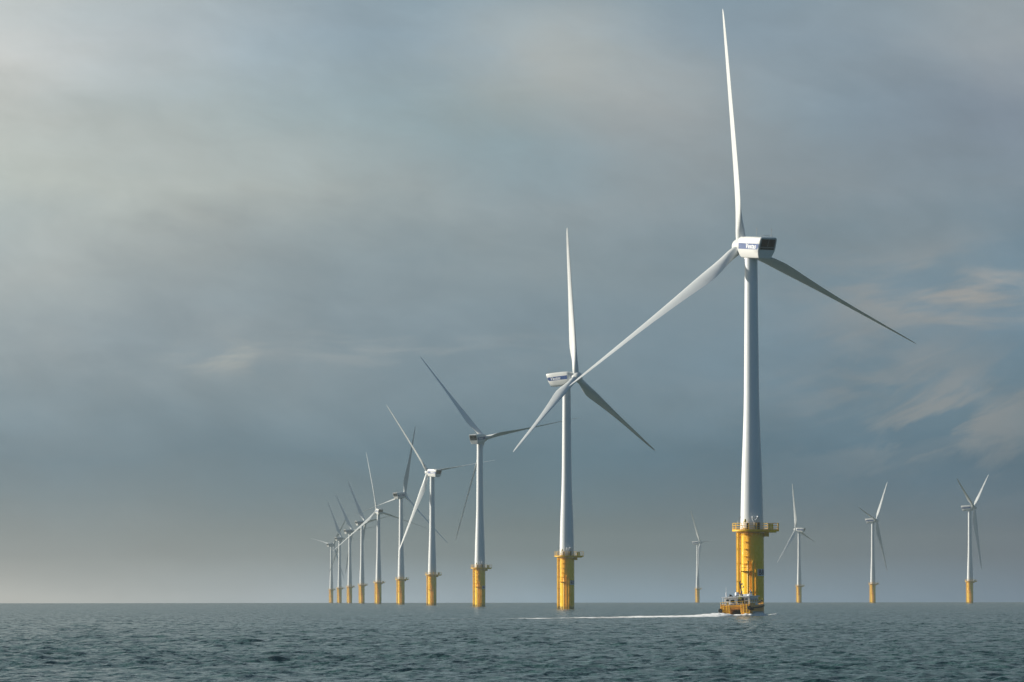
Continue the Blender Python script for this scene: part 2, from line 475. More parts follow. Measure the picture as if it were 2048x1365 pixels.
def deck_poly(r, ext):
    pts = []
    for k in range(32):
        a = 2 * math.pi * k / 32
        x, y = r * math.cos(a), r * math.sin(a)
        pts.append((x, y))
    # laydown extension to the right (+x)
    pts = [p for p in pts if not (p[0] > 0 and abs(p[1]) < 1.75)]
    order = sorted(pts, key=lambda p: math.atan2(p[1], p[0]) % (2 * math.pi))
    order = [(ext, 1.75)] + order + [(ext, -1.75)]
    return order
def m_platform():
    b = MB()
    poly = deck_poly(3.22, 4.35)
    b.prism(poly, 14.0, 14.2)
    inner = deck_poly(2.6, 3.9)
    b.prism(inner, 13.80, 13.997)
    for k in range(12):
        a = 2 * math.pi * k / 12
        c_, s_ = math.cos(a), math.sin(a)
        b.tube([(1.96 * c_, 1.96 * s_, 13.35), (2.5 * c_, 2.5 * s_, 13.82)], .05, 6)
    b.box((1.97, -.7, 13.15), (2.75, .7, 13.79))
    return b.mesh('work_platform', M_YEL2, T=LOW)
def m_railing():
    b = MB(); poly = deck_poly(3.17, 4.28); n = len(poly)
    pts = []
    for k in range(n):
        p, q = Vector((*poly[k], 0)), Vector((*poly[(k + 1) % n], 0))
        L = (q - p).length; m_ = max(1, round(L / 1.0))
        for i in range(m_): pts.append(p.lerp(q, i / m_))
    keep = pts[::2] if len(pts) > 30 else pts
    for p in keep: b.tube([(p.x, p.y, 14.2), (p.x, p.y, 15.32)], .035, 6)
    for z in (14.55, 14.95, 15.32):
        for k in range(n):
            p, q = poly[k], poly[(k + 1) % n]
            b.tube([(*p, z), (*q, z)], .03, 6, cap=False)
    for k in range(n):
        p, q = poly[k], poly[(k + 1) % n]
        b.tube([(*p, 14.27), (*q, 14.27)], .06, 4, cap=False)
    # infill panels on the laydown area
    for x0, x1 in ((2.65, 3.0), (3.05, 3.40)):
        b.box((x0, -1.78, 14.34), (x1, -1.745, 15.22))
    b.box((4.24, -1.6, 14.34), (4.275, -.6, 15.22))
    return b.mesh('railing', M_YEL2, T=LOW)
def m_ladder():
    b = MB(); x, y = -1.15, -2.02
    for s in (-.25, .25): b.tube([(x + s, y, 6.9), (x + s, y, 15.2)], .045, 6)
    z = 7.1
    while z < 14.1:
        b.tube([(x - .25, y, z), (x + .25, y, z)], .025, 5); z += .3
    for z in (8.2, 9.4, 10.6, 11.8, 13.0, 14.0):
        pts = [(x + .42 * math.cos(a), y - .1 - .62 * math.sin(a), z) for a in [math.pi * i / 10 for i in range(11)]]
        b.tube(pts, .05, 6)
        b.box((x - .45, y - .02, z - .05), (x + .45, y + .45, z + .05))
    for a in (.35, .95, 1.57, 2.2, 2.8):
        b.tube([(x + .42 * math.cos(a), y - .1 - .62 * math.sin(a), 8.2), (x + .42 * math.cos(a), y - .1 - .62 * math.sin(a), 14.0)], .025, 5)
    return b.mesh('ladder', M_YEL2)
def m_rest():
    b = MB()
    b.box((-1.95, -2.95, 6.95), (-.15, -1.2, 7.1))
    for p in ((-1.9, -2.9), (-1.3, -2.9), (-.75, -2.9), (-.2, -2.9), (-1.9, -2.1)):
        b.tube([(*p, 7.1), (*p, 8.2)], .035, 6)
    for z in (7.65, 8.2):
        b.tube([(-1.9, -2.1, z), (-1.9, -2.9, z), (-.2, -2.9, z)], .03, 6)
    return b.mesh('rest_platform', M_YEL2)
def m_landing():
    b = MB(); y = -2.72
    for x in (-.78, .04):
        b.tube([(x, y + .7, 8.35), (x, y + .15, 8.65), (x, y, 8.3), (x, y, -4)], .155, 12)
        for z in (1.2, 3.8, 6.5): b.tube([(x, y, z), (x * .8, -1.75, z)], .10, 8)
    for x in (-.52, -.22): b.tube([(x, y + .3, -4), (x, y + .3, 8.0)], .045, 6)
    z = .3
    while z < 8: b.tube([(-.52, y + .3, z), (-.22, y + .3, z)], .025, 5); z += .32
    for z in (1.2, 3.8, 6.5):
        b.tube([(-.78, y + .3, z), (.04, y + .3, z)], .07, 6)
    b.tube([(.50, -2.25, 7.3), (.50, -2.25, -4)], .085, 8)
    for z in (1.4, 3.6, 6.0): b.tube([(.5, -2.25, z), (.45, -1.85, z)], .06, 6)
    return b.mesh('boat_landing', M_YEL2)
def m_cable():
    b = MB()
    b.tube([(-2.19, -.50, -4), (-2.19, -.50, 13.33)], .20, 14)
    b.tube([(-2.50, -.25, -4), (-2.50, -.25, 13.33)], .085, 10)
    for z in (.9, 3.1, 5.4, 8.3, 10.7, 12.6):
        b.box((-2.56, -.58, z - .07), (-1.80, -.2, z + .07))
    return b.mesh('cable_tube', M_YEL)
def m_davit():
    b = MB()
    b.tube([(-2.45, -1.7, 14.2), (-2.42, -1.7, 15.2), (-2.30, -1.65, 15.75), (-2.08, -1.55, 16.15), (-1.85, -1.5, 16.35)], .05, 8)
    b.tube([(-2.15, -1.6, 14.2), (-2.2, -1.62, 15.5)], .03, 6)
    return b.mesh('davit', M_GREY, T=LOW)
def m_lantern():
    b = MB(); T = Matrix.Translation((-1.22, -2.85, -.45))
    b.tube([(0, 0, 14.2), (0, 0, 15.5)], .05, 8)
    b.lathe([(.10, 15.5), (.16, 15.52), (.18, 15.62), (.17, 15.85), (.10, 15.97), (.02, 16.0)], 16, 1)
    return b.mesh('lantern', [M_YEL2, M_LAMP], T=T)
def m_horn():
    b = MB(); T = Matrix.Translation((.28, -2.75, -.45))
    b.tube([(0, 0, 14.2), (0, 0, 15.75)], .06, 8)
    b.tube([(-.10, 0, 15.6), (-.32, -.05, 16.05), (-.24, -.08, 16.42)], [.07, .10, .17], 12)
    b.tube([(.08, 0, 15.6), (.42, -.05, 16.05), (.62, -.08, 16.45)], [.07, .09, .16], 12)
    b.tube([(-.2, 0, 15.9), (.35, 0, 15.9)], .05, 8)
    return b.mesh('fog_horn', M_LET, T=T)
def m_cabinet(x, w, h, m_, d=.35):
    b = MB(); b.box((x - w / 2, -2.75, 14.22), (x + w / 2, -2.75 + d, 14.22 + h), bev=.03)
    b.box((x - w / 2 + .04, -2.775, 14.32), (x + w / 2 - .04, -2.752, 14.22 + h - .08))
    return b.mesh('equipment_cabinet', m_, T=LOW)

def rrect(hw_t, hw_b, z0, z1, x, slant, n=5):
    """rounded-rectangle nacelle section in the y-z plane, chamfered below"""
    pts = []
    def arc(cy, cz, r, a0, a1):
        for i in range(n):
            a = a0 + (a1 - a0) * i / (n - 1)
            pts.append((cy + r * math.cos(a), cz + r * math.sin(a)))
    rt = .42 * (z1 - z0) / 3.4; rb = .35 * (z1 - z0) / 3.4
    arc(hw_t - rt, z1 - rt, rt, 0, math.pi / 2)
    arc(-hw_t + rt, z1 - rt, rt, math.pi / 2, math.pi)
    h = z1 - z0
    pts.append((-hw_t, z0 + .36 * h))
    arc(-hw_b + rb, z0 + rb, rb, math.pi * 1.12, math.pi * 1.5)
    arc(hw_b - rb, z0 + rb, rb, math.pi * 1.5, math.pi * 1.88)
    pts.append((hw_t, z0 + .36 * h))
    return [(x + slant * (z1 - z) / h, y, z) for y, z in pts]
def m_nacelle():
    b = MB()
    secs = [rrect(1.60, 1.22, -1.72, 1.62, -5.35, 1.05), rrect(1.65, 1.28, -1.78, 1.70, -5.22, 1.0),
            rrect(1.65, 1.30, -1.80, 1.72, -3.0, 0), rrect(1.65, 1.30, -1.80, 1.70, -.5, 0),
            rrect(1.65, 1.28, -1.78, 1.62, 1.0, 0), rrect(1.62, 1.22, -1.66, 1.50, 1.42, 0),
            rrect(1.45, 1.05, -1.42, 1.30, 1.85, 0), rrect(1.20, .85, -1.15, 1.10, 2.08, 0)]
    b.loft(secs)
    b.lathe([(1.06, -2.0), (1.06, -1.7)], 40)          # yaw collar over the tower head
    return b.mesh('nacelle', M_NAC, 28)
def slant_x(z): return -5.35 + 1.05 * (1.62 - z) / 3.34
def rear_panel(b, y0, y1, z0, z1, off, th=.03, mi=0):
    pr = []
    for dx in (off, off - th):
        pr.append([b.bm.verts.new((slant_x(z) + dx, y, z)) for y, z in ((y0, z0), (y1, z0), (y1, z1), (y0, z1))])
    a, c = pr
    for k in range(4): b.face([a[k], a[(k+1) % 4], c[(k+1) % 4], c[k]], mi)
    b.face(a[::-1], mi); b.face(c, mi)
def m_louvre():
    b = MB()
    rear_panel(b, -1.28, 1.28, .12, 1.38, -.003, .03, 0)
    rear_panel(b, -1.28, 1.28, -.34, -.06, -.003, .03, 0)
    for k in range(7): rear_panel(b, -1.22, 1.22, .20 + .16 * k, .26 + .16 * k, -.035, .03, 0)
    rear_panel(b, -.05, .05, .10, 1.40, -.066, .03, 1)
    for y in (-1.33, 1.33): rear_panel(b, y - .05, y + .05, -.36, 1.44, -.004, .06, 1)
    rear_panel(b, -1.27, 1.27, -.03, .09, -.004, .06, 1)
    return b.mesh('cooler_louvre', [M_DARK, M_GREY])
def m_stripe():
    b = MB()
    for s in (-1, 1):
        y0, y1 = sorted((s * 1.652, s * 1.664))
        poly = [(-4.45, -.35), (1.25, -.35), (1.25, .60), (-4.9, .60), (-4.8, .05)]
        a = [b.bm.verts.new((x, y0, z)) for x, z in poly]; c = [b.bm.verts.new((x, y1, z)) for x, z in poly]
        n = len(poly)
        for k in range(n): b.face([a[k], a[(k+1) % n], c[(k+1) % n], c[k]])
        b.face(a[::-1]); b.face(c)
    return b.mesh('side_stripe', M_BLUE)
def text_bm(body, size, offset=.0, shear=0, spacing=1.0, extrude=.004):
    cu = bpy.data.curves.new('tx', 'FONT'); cu.body = body; cu.size = size; cu.offset = offset
    cu.shear = shear; cu.space_character = spacing; cu.align_x = 'CENTER'; cu.align_y = 'CENTER'; cu.extrude = extrude
    cu.resolution_u = 4
    ob = bpy.data.objects.new('tx', cu)
    me = bpy.data.meshes.new_from_object(ob)
    bpy.data.objects.remove(ob); bpy.data.curves.remove(cu)
    bm = bmesh.new(); bm.from_mesh(me); bpy.data.meshes.remove(me)
    return bm
def m_nac_text(side):
    bm = bmesh.new()
    for s in (side,):
        t = text_bm('Vestas', 1.08, .026, .26, 1.10)
        for v in t.verts:
            # s=-1: right-hand side (outward -y) ; s=+1: left-hand side (outward +y)
            x, z, d = v.co.x, v.co.y, v.co.z
            v.co = Vector((-2.45 + (x if s < 0 else -x), s * (1.670 + d), .125 + z))
        tmp = bpy.data.meshes.new('t'); t.to_mesh(tmp); t.free(); bm.from_mesh(tmp); bpy.data.meshes.remove(tmp)
    b = MB(); b.bm.free(); b.bm = bm
    return b.mesh('nacelle_lettering', M_LET)
def m_mast():
    b = MB()
    b.tube([(0, 0, 0), (0, 0, 1.35)], .03, 6)
    b.tube([(-.22, 0, 1.1), (.22, 0, 1.1)], .02, 5)
    b.lathe([(.05, 1.33), (.07, 1.36), (.05, 1.45), (.01, 1.47)], 8)
    return b.mesh('weather_mast', M_GREY)
def m_roofrail():
    b = MB()
    for x in (-5.1, -4.2, -3.3): 
        for y in (-.8, .8): b.tube([(x, y, 1.70), (x, y, 1.98)], .02, 5)
    for y in (-.8, .8): b.tube([(-5.1, y, 1.98), (-3.3, y, 1.98)], .02, 5)
    for x in (-5.1, -3.3): b.tube([(x, -.8, 1.98), (x, .8, 1.98)], .02, 5)
    return b.mesh('roof_rail', M_GREY)
def m_hub():
    b = MB()
    b.lathe([(.9, 2.0), (1.15, 2.12), (1.26, 2.3), (1.27, 3.6), (1.18, 4.05), (.95, 4.4), (.6, 4.62), (.25, 4.71), (.03, 4.73)], 36, axis='X')
    return b.mesh('rotor_hub', M_NAC, 50)
BETA_TIP = 86
def m_blade():
    tab = [(.6, 1.60, 1.60, -15), (1.6, 1.62, 1.60, -15), (2.6, 1.68, 1.50, -16), (4.2, 2.00, 1.22, -17), (6.0, 2.52, .95, -17), (8.0, 2.84, .76, -16),
           (10.0, 2.76, .62, -14.5), (13, 2.38, .48, -12), (17, 1.92, .37, -9), (21, 1.56, .29, -6), (25, 1.28, .22, -4), (29, 1.10, .18, -2.5),
           (33, .88, .13, -1.2), (36.2, .66, .10, -.5), (37.9, .46, .07, 0), (38.7, .26, .04, 0), (39.0, .08, .015, 0)]
    secs = []
    n = 28
    for r, c, t, tw in tab:
        be = R(BETA_TIP + tw)
        le = Vector((math.sin(be), -math.cos(be), 0))
        th_ = Vector((math.cos(be), math.sin(be), 0))
        circ = max(0.0, min(1.0, (t / c - .3) / .6))
        sec = []
        for k in range(n):
            a = 2 * math.pi * k / n
            # ellipse-to-airfoil: u from +1 (leading) to -1 (trailing)
            u = math.cos(a)
            w = math.sin(a)
            foil = w * math.sqrt(max(0, .5 + .5 * u)) * 1.30 * (1 if w > 0 else .72)
            w2 = w * circ + foil * (1 - circ)
            off = (-.20) * (1 - circ)          # pitch axis at 30 % chord
            p = le * ((u * .5 + off) * c) + th_ * (w2 * t * .5)
            sec.append((p.x + r * math.tan(R(1.6)), p.y, r))
        secs.append(sec)
    b = MB(); b.loft(secs)
    return b.mesh('blade', M_BLADE, 60)

def wrap_bm(bm, r, ang0, z0):
    """bend flat text (x along, y up) round the vertical cylinder; x=0 at angle ang0 (0 = facing the camera, + to the right)"""
    for v in bm.verts:
        a = ang0 + v.co.x / r; rr = r + v.co.z
        v.co = Vector((rr * math.sin(a), -rr * math.cos(a), z0 + v.co.y))
def m_sign():
    b = MB(); n = 16; a0, a1 = R(25), R(89)
    for i in range(n):
        p, q = a0 + (a1 - a0) * i / n, a0 + (a1 - a0) * (i + 1) / n
        v = [b.bm.verts.new((rr * math.sin(a), -rr * math.cos(a), z)) for z in (6.28, 7.42) for rr in (1.93, 1.975) for a in (p, q)]
        for w in ((0,1,3,2),(4,6,7,5),(2,3,7,6),(0,4,5,1)): b.face([v[j] for j in w])
        if i == 0: b.face([v[0], v[2], v[6], v[4]])
        if i == n - 1: b.face([v[1], v[3], v[7], v[5]])
    bmesh.ops.remove_doubles(b.bm, verts=b.bm.verts, dist=1e-4)
    return b.mesh('name_sign', M_SIGN)
def m_sign_text(s):
    bm = text_bm(s, 1.26, .035, 0, 1.10, .006)
    for k in range(-10, 11):
        geom = bm.verts[:] + bm.edges[:] + bm.faces[:]
        bmesh.ops.bisect_plane(bm, geom=geom, plane_co=(k * .09, 0, 0), plane_no=(1, 0, 0))
    wrap_bm(bm, 1.985, R(48.5), 6.85)
    b = MB(); b.bm.free(); b.bm = bm
    return b.mesh('sign_lettering', M_NAVY)

MS = dict(foundation=m_foundation(), tower=m_tower(), door=m_door(), work_platform=m_platform(), railing=m_railing(),
          ladder=m_ladder(), rest_platform=m_rest(), boat_landing=m_landing(), cable_tube=m_cable(),
          davit=m_davit(), lantern=m_lantern(), fog_horn=m_horn(),
          cab1=m_cabinet(-.80, .42, 1.12, M_BROWN), cab2=m_cabinet(.98, .38, 1.22, M_BROWN), cab3=m_cabinet(.42, .5, 1.2, M_BUFF),
          nacelle=m_nacelle(), cooler_louvre=m_louvre(), side_stripe=m_stripe(), lettering=m_nac_text(-1), lettering2=m_nac_text(1), mast=m_mast(),
          roof_rail=m_roofrail(), rotor_hub=m_hub(), blade=m_blade(), name_sign=m_sign())

def solve_D(y_hub, px):
    # eye-level row at this column, including the slight camera roll
    lo, hi = 300, 9000
    for _ in range(60):
        mid = (lo + hi) / 2
        z = at(px, y_hub, mid).z
        if z < HUB_Z + drop(mid): lo = mid
        else: hi = mid
    return mid

def turbine(px, yhub, psi, side, away, gam, label, sign=None, detail=2):
    D = solve_D(yhub, px)
    base = at(px, 1206, D); base.z = drop(D)
    root = empty('wind_turbine', base, label, 'wind turbine', 'offshore wind turbines standing in the sea')
    fd = part('foundation', MS['foundation'], root)
    tw = part('tower', MS['tower'], root); part('door', MS['door'], tw)
    pf = part('work_platform', MS['work_platform'], root)
    part('railing', MS['railing'], pf)
    part('boat_landing', MS['boat_landing'], root)
    part('cable_tube', MS['cable_tube'], root)
    part('ladder', MS['ladder'], root)
    part('rest_platform', MS['rest_platform'], root)
    if detail > 1:
        part('davit', MS['davit'], root); part('lantern', MS['lantern'], root); part('fog_horn', MS['fog_horn'], root)
        for c in ('cab1', 'cab2', 'cab3'): part('equipment_cabinet', MS[c], root)
    if sign:
        sg = part('name_sign', MS['name_sign'], root)
        part('lettering', m_sign_text(sign), sg)
    a = Vector((side * math.sin(R(psi)), math.cos(R(psi)) * (1 if away else -1), 0))
    yaw = math.atan2(a.y, a.x)
    N = Matrix.Translation((0, 0, HUB_Z)) @ Matrix.Rotation(yaw, 4, 'Z') @ Matrix.Rotation(R(-4.5), 4, 'Y')
    nc = part('nacelle', MS['nacelle'], root, N)
    part('cooler_louvre', MS['cooler_louvre'], nc)
    st = part('side_stripe', MS['side_stripe'], nc)
    if detail > 0:
        part('lettering', MS['lettering'], nc); part('lettering', MS['lettering2'], nc)
    part('roof_rail', MS['roof_rail'], nc)
    if detail > 0:
        part('weather_mast', MS['mast'], nc, Matrix.Translation((-4.8, -.75, 1.66)))
        part('weather_mast', MS['mast'], nc, Matrix.Translation((-2.6, .7, 1.70)))
    part('rotor_hub', MS['rotor_hub'], root, N)
    gl_ = gam if away else -gam
    for k in range(3):
        Rm = Matrix.Translation((2.95, 0, 0)) @ Matrix.Rotation(R(gl_ + 120 * k), 4, 'X')
        part('blade', MS['blade'], root, N @ Rm)
    return root, D

TURB = [
 (1504.3, 494.5, 30, -1, True, -7.0, 'largest and nearest white wind turbine, yellow foundation lettered B8 behind the orange boat', 'B8', 2),
 (1133.8, 757.0, 56, 1, False, -1.5, 'second largest wind turbine, blue striped nacelle crossed by the largest turbine\'s blade tip', 'B7', 2),
 (959.8, 877.5, 27, 1, True, 80, 'third largest wind turbine, dark rear of its nacelle turned left, one blade reaching right', 'B6', 2),
 (864.4, 945.8, 37, -1, True, 81, 'fourth turbine of the receding row, sunlit white nacelle with dark rear facing right', None, 1),
 (802.2, 991.0, 38, 1, True, 14, 'fifth turbine of the receding row, a dark blade pointing up and slightly right', None, 1),
 (757.0, 1023, 18, -1, True, -12, 'sixth turbine of the receding row, seen head on with a pale blade up', None, 1),
 (724.0, 1046, 58, 1, True, 83, 'seventh turbine of the receding row, fourth from the left end', None, 0),
 (699.6, 1063, 53, 1, True, 84, 'eighth turbine of the receding row, third from the left end', None, 0),
 (679.3, 1077.8, 45, 1, True, 93, 'ninth turbine of the receding row, second from the left end', None, 0),
 (662.8, 1090, 50, 1, True, 40, 'smallest and leftmost turbine of the long receding row', None, 0),
 (1395.4, 1086.0, 66, 1, False, -34, 'faint small turbine standing alone left of the largest turbine\'s yellow base', None, 0),
 (1598.6, 1060, 60, -1, True, -15, 'hazy small turbine just right of the largest one, hub pointing left', None, 0),
 (1746.0, 1041.5, 66, 1, False, 43, 'hazy turbine between two others at right, one dark blade over its nacelle', None, 0),
 (1940.3, 1016, 68, 1, False, 57, 'rightmost wind turbine, two blades raised in a V', None, 0),
]
DIST = []
for t_ in TURB:
    r_, d_ = turbine(*t_)
    DIST.append(round(d_))
print('DIST', DIST)

# ---------------------------------------------------------------- work boat (catamaran), local +X forward, +Y port
M_ORA = mat('ochre_hull_paint', (.74, .32, .03), .45, vary=.2, scale=1.2, stain=((.16, .07, .03), .6, (2, 2, .8)))
M_HGR = mat('grey_hull_paint', (.40, .38, .32), .5, vary=.12, scale=1.5, stain=((.12, .10, .07), .5, (2, 2, 1)))
M_CAB = mat('cabin_white', (.90, .92, .94), .4, vary=.06, scale=1.5, stain=((.35, .34, .30), .3, (2, 2, .8)))
M_ROOF = mat('cabin_roof', (.85, .86, .87), .45, vary=.05)
M_GLASS = mat('dark_window_glass', (.02, .028, .035), .12, vary=.1)
M_RUB = mat('black_rubber', (.012, .012, .012), .75, vary=.2)
M_BLK = mat('black_mast_paint', (.02, .02, .022), .5, vary=.1)
M_DOME = mat('white_plastic', (.78, .78, .80), .4, vary=.03)
M_HIVIS = mat('yellow_jacket', (.62, .60, .06), .8, vary=.1, scale=8)
M_TROU = mat('dark_green_trousers', (.02, .035, .03), .85, vary=.15, scale=8)
M_SKIN = mat('skin', (.50, .30, .21), .55, vary=.05, scale=10)
M_HAIR = mat('dark_hair', (.03, .02, .015), .8, vary=.1)
M_DECK = mat('deck_paint', (.16, .15, .13), .8, vary=.2, scale=3)

stern = wrange(1471.5, 1232.2)
HEAD = R(21)
boat = empty('work_boat', stern, 'small orange and white catamaran work boat in front of the largest turbine\'s yellow base', 'boat')
ROLL = R(-3.2)
boat.scale = (.80, 1, 1)
boat.rotation_euler = (Matrix.Rotation(R(90) - HEAD, 4, 'Z') @ Matrix.Rotation(ROLL, 4, 'X')).to_euler()

def hull_mesh(s):
    """one slender hull with raised bow"""
    secs = []
    L = 11.0
    for i in range(15):
        t = i / 14; x = L * t
        w = .80 * (1 - max(0, (t - .62) / .38) ** 2 * .93)
        top = 1.50 + .45 * max(0, (t - .4) / .6) ** 1.6
        keel = -.65 + .5 * max(0, (t - .75) / .25) ** 2
        yc = s * (1.60 - .12 * t)
        secs.append([(x, yc - w, top), (x, yc - w, .55), (x, yc - w * .80, .05), (x, yc, keel), (x, yc + w * .80, .05), (x, yc + w, .55), (x, yc + w, top)])
    b = MB(); b.loft(secs)
    for f in b.bm.faces:
        c = f.calc_center_median()
        f.material_index = 1 if (c.x > 1.6 and c.z < .95) else 0
    return b.mesh('hull', [M_ORA, M_HGR])
for s in (1, -1): part('hull', hull_mesh(s), boat)
b = MB()
b.box((.25, -.79, .95), (9.3, .79, 1.50))
b.box((.02, -2.38, 1.22), (.24, 2.38, 1.50))
part('bridge_deck', b.mesh('bridge_deck', [M_ORA]), boat)
b = MB(); b.box((.24, -2.30, 1.503), (10.0, 2.30, 1.53)); part('deck', b.mesh('deck', [M_DECK]), boat)
# stern details: ladders, steps and fender frames on both transoms
b = MB()
for s in (1, -1):
    for y in (.95, 1.35, 1.85, 2.25): b.tube([(-.10, s * y, .25), (-.10, s * y, 1.75)], .045, 6)
    for z in (.45, .8, 1.15, 1.5): b.tube([(-.10, s * .95, z), (-.10, s * 2.25, z)], .03, 6)
b.tube([(-.10, -.95, 1.5), (-.10, .95, 1.5)], .03, 6)
part('stern_frame', b.mesh('stern_frame', [M_YEL2]), boat)
b = MB()
for (x, y) in [(.15, 2.33), (.15, 1.2), (.15, -.2), (.15, -1.2), (.15, -2.33), (1.6, -2.36), (3.2, -2.36), (4.8, -2.36), (6.6, -2.3), (8.4, -2.1), (1.6, 2.36), (3.2, 2.36), (4.8, 2.36)]:
    b.tube([(x, y, 1.5), (x, y, 2.15)], .03, 6)
b.tube([(3.2, 2.36, 2.15), (.15, 2.33, 2.15), (.15, -2.33, 2.15), (4.8, -2.36, 2.15), (8.4, -2.1, 2.3), (10.6, -1.6, 2.6)], .03, 6)
b.tube([(3.2, 2.36, 1.85), (.15, 2.33, 1.85), (.15, -2.33, 1.85), (4.8, -2.36, 1.85), (8.4, -2.1, 2.0)], .022, 6)
part('railing', b.mesh('railing', [M_YEL2]), boat)
b = MB()
b.box((.12, -2.36, 1.50), (3.0, -2.30, 1.80)); b.box((.12, 2.30, 1.50), (3.0, 2.36, 1.80)); b.box((.04, -2.36, 1.503), (.12, 2.36, 1.66))
part('bulwark', b.mesh('bulwark', [M_ORA]), boat)
def fender(p, r=.19, rr=.13):
    b = MB(); secs = []
    for i in range(18):
        a = 2 * math.pi * i / 18
        secs.append([(p[0] + (rr * math.cos(t)) , p[1] + (r + rr * math.sin(t)) * math.cos(a), p[2] + (r + rr * math.sin(t)) * math.sin(a)) for t in [2 * math.pi * j / 10 for j in range(10)]])
    secs.append(secs[0]); b.loft(secs, cap=False)
    bmesh.ops.remove_doubles(b.bm, verts=b.bm.verts, dist=1e-5)
    return b.mesh('fender', M_RUB)
for p in ((-.14, 2.40, .92), (-.14, 2.36, .42), (-.14, -2.28, 1.08)): part('fender', fender(p), boat)
b = MB(); 
pts = [(-.05, -2.46, 1.02)] + [(11 * t, -(1.60 - .12 * t) - .80 * (1 - max(0, (t - .62) / .38) ** 2 * .93) - .05, 1.05 + .45 * t ** 1.5) for t in (0.05, .2, .4, .55, .7, .8, .9, .97)]
b.tube(pts, .10, 8)
b.tube([(p[0], -p[1], p[2]) for p in pts], .10, 8)
b.tube([(.1, -2.50, .95), (1.0, -2.52, .98)], .22, 10)
part('rubbing_strake', b.mesh('rubbing_strake', M_RUB), boat)
b = MB()
for y in (-1.3, 1.3):
    b.tube([(10.9, y, 1.35), (10.9, y, 2.3)], .22, 12)
b.tube([(10.85, -1.5, 2.0), (10.85, 1.5, 2.0)], .16, 10)
part('bow_fender', b.mesh('bow_fender', M_RUB), boat)

# deckhouse
def house_poly(x0, x1, w, rnd):
    return [(x0, -w), (x1 - rnd, -w), (x1 - rnd * .3, -w + .35), (x1, -w + 1.0), (x1, w - 1.0), (x1 - rnd * .3, w - .35), (x1 - rnd, w), (x0, w)]
dh = MB(); dh.prism(house_poly(1.25, 7.4, 2.05, 1.2), 1.53, 2.80)
house = part('deckhouse', dh.mesh('deckhouse', [M_CAB]), boat)
def win(parent, a, b_, name='window', m_=M_GLASS):
    q = MB(); q.box(a, b_, bev=.02); return part(name, q.mesh(name, m_), parent)
XA = 1.25
for y0, y1, z0, z1 in ((1.30, 1.72, 2.30, 2.55), (1.30, 1.72, 1.75, 2.05), (-.42, -.10, 1.90, 2.50), (-1.72, -1.30, 2.35, 2.57), (-1.72, -1.28, 1.75, 2.12)):
    win(house, (XA - .03, y0, z0), (XA + .05, y1, z1))
win(house, (XA - .045, .42, 1.95), (XA + .05, 1.05, 2.46), 'doorway', M_DARK)
win(house, (XA - .045, -1.12, 1.62), (XA + .05, -.82, 2.62), 'doorway', M_DARK)
for x0, x1 in ((1.6, 2.5), (2.8, 3.7), (4.0, 4.9), (5.2, 6.0)):
    for s in (-1, 1):
        y = sorted((s * 2.03, s * 2.075)); win(house, (x0, y[0], 2.05), (x1, y[1], 2.55))
b = MB(); b.box((1.05, .55, 1.55), (1.20, 1.28, 2.02), bev=.04); b.box((.70, .30, 1.54), (1.22, 1.25, 1.95), bev=.06)
part('locker', b.mesh('locker', M_DOME), boat)
b = MB(); b.prism(house_poly(.35, 7.7, 2.25, 1.2), 2.803, 2.94)
for y in (-2.1, 2.1): b.tube([(.5, y, 1.53), (.5, y, 2.81)], .04, 8)
part('roof', b.mesh('roof', [M_ROOF]), boat)
b = MB(); b.prism(house_poly(4.6, 6.9, 1.2, .8), 2.943, 3.28)
part('roof_hatch', b.mesh('roof_hatch', [M_ROOF], 20), boat)
# roof gear
b = MB(); b.lathe([(.34, 0), (.34, .10)], 20, 1); b.lathe([(.30, .10), (.33, .14), (.31, .50), (.24, .62), (.02, .66)], 20, 0)
part('satellite_dome', b.mesh('satellite_dome', [M_DOME, M_RUB]), boat, Matrix.Translation((1.6, .05, 2.945)))
b = MB(); b.lathe([(.42, 0), (.40, .16), (.22, .30), (.02, .34)], 18)
part('life_raft', b.mesh('life_raft', [M_DOME]), boat, Matrix.Translation((3.6, -1.45, 2.945)))
b = MB(); b.tube([(1.2, .95, 2.95), (1.2, .95, 3.02)], .42, 14); b.tube([(1.2, .95, 3.02), (1.2, .8, 3.16)], [.38, .15], 12)
part('liferaft_cradle', b.mesh('liferaft_cradle', [M_BLK]), boat)
mast = MB(); mast.tube([(2.2, -.62, 2.95), (2.1, -.48, 4.1), (2.0, -.34, 5.15)], [.13, .11, .09], 8)
mast.tube([(2.05, -.40, 4.65), (2.05, -.78, 4.68)], .035, 6); mast.tube([(2.08, -.47, 4.2), (2.08, -.92, 4.23)], .035, 6)
mo = part('mast', mast.mesh('mast', [M_BLK]), boat)
for p in ((2.05, -.74, 4.78), (2.08, -.90, 4.32), (2.1, -.62, 3.6)):
    q = MB(); q.lathe([(.10, -.1), (.11, .06), (.03, .12)], 10); part('navigation_light', q.mesh('navigation_light', [M_GREY]), mo, Matrix.Translation(p))
b = MB(); b.tube([(.7, 1.50, 2.945), (.7, 1.50, 3.55), (.7, 1.50, 3.7), (.7, 1.50, 4.5)], [.10, .10, .035, .012], 8)
part('antenna', b.mesh('antenna', [M_DOME]), boat)
b = MB(); b.tube([(3.0, -2.0, 2.94), (3.0, -1.75, 3.88)], .03, 6); b.tube([(3.0, -1.5, 2.94), (3.0, -1.75, 3.88)], .03, 6); b.tube([(4.0, -1.75, 2.94), (3.0, -1.75, 3.88)], .03, 6)
b.lathe([(.02, 3.28), (.22, 3.30), (.22, 3.4), (.02, 3.75)], 12)
for v in b.bm.verts[-48:]: v.co += Vector((3.2, -1.75, 0))
part('radar_tripod', b.mesh('radar_tripod', [M_GREY]), boat)

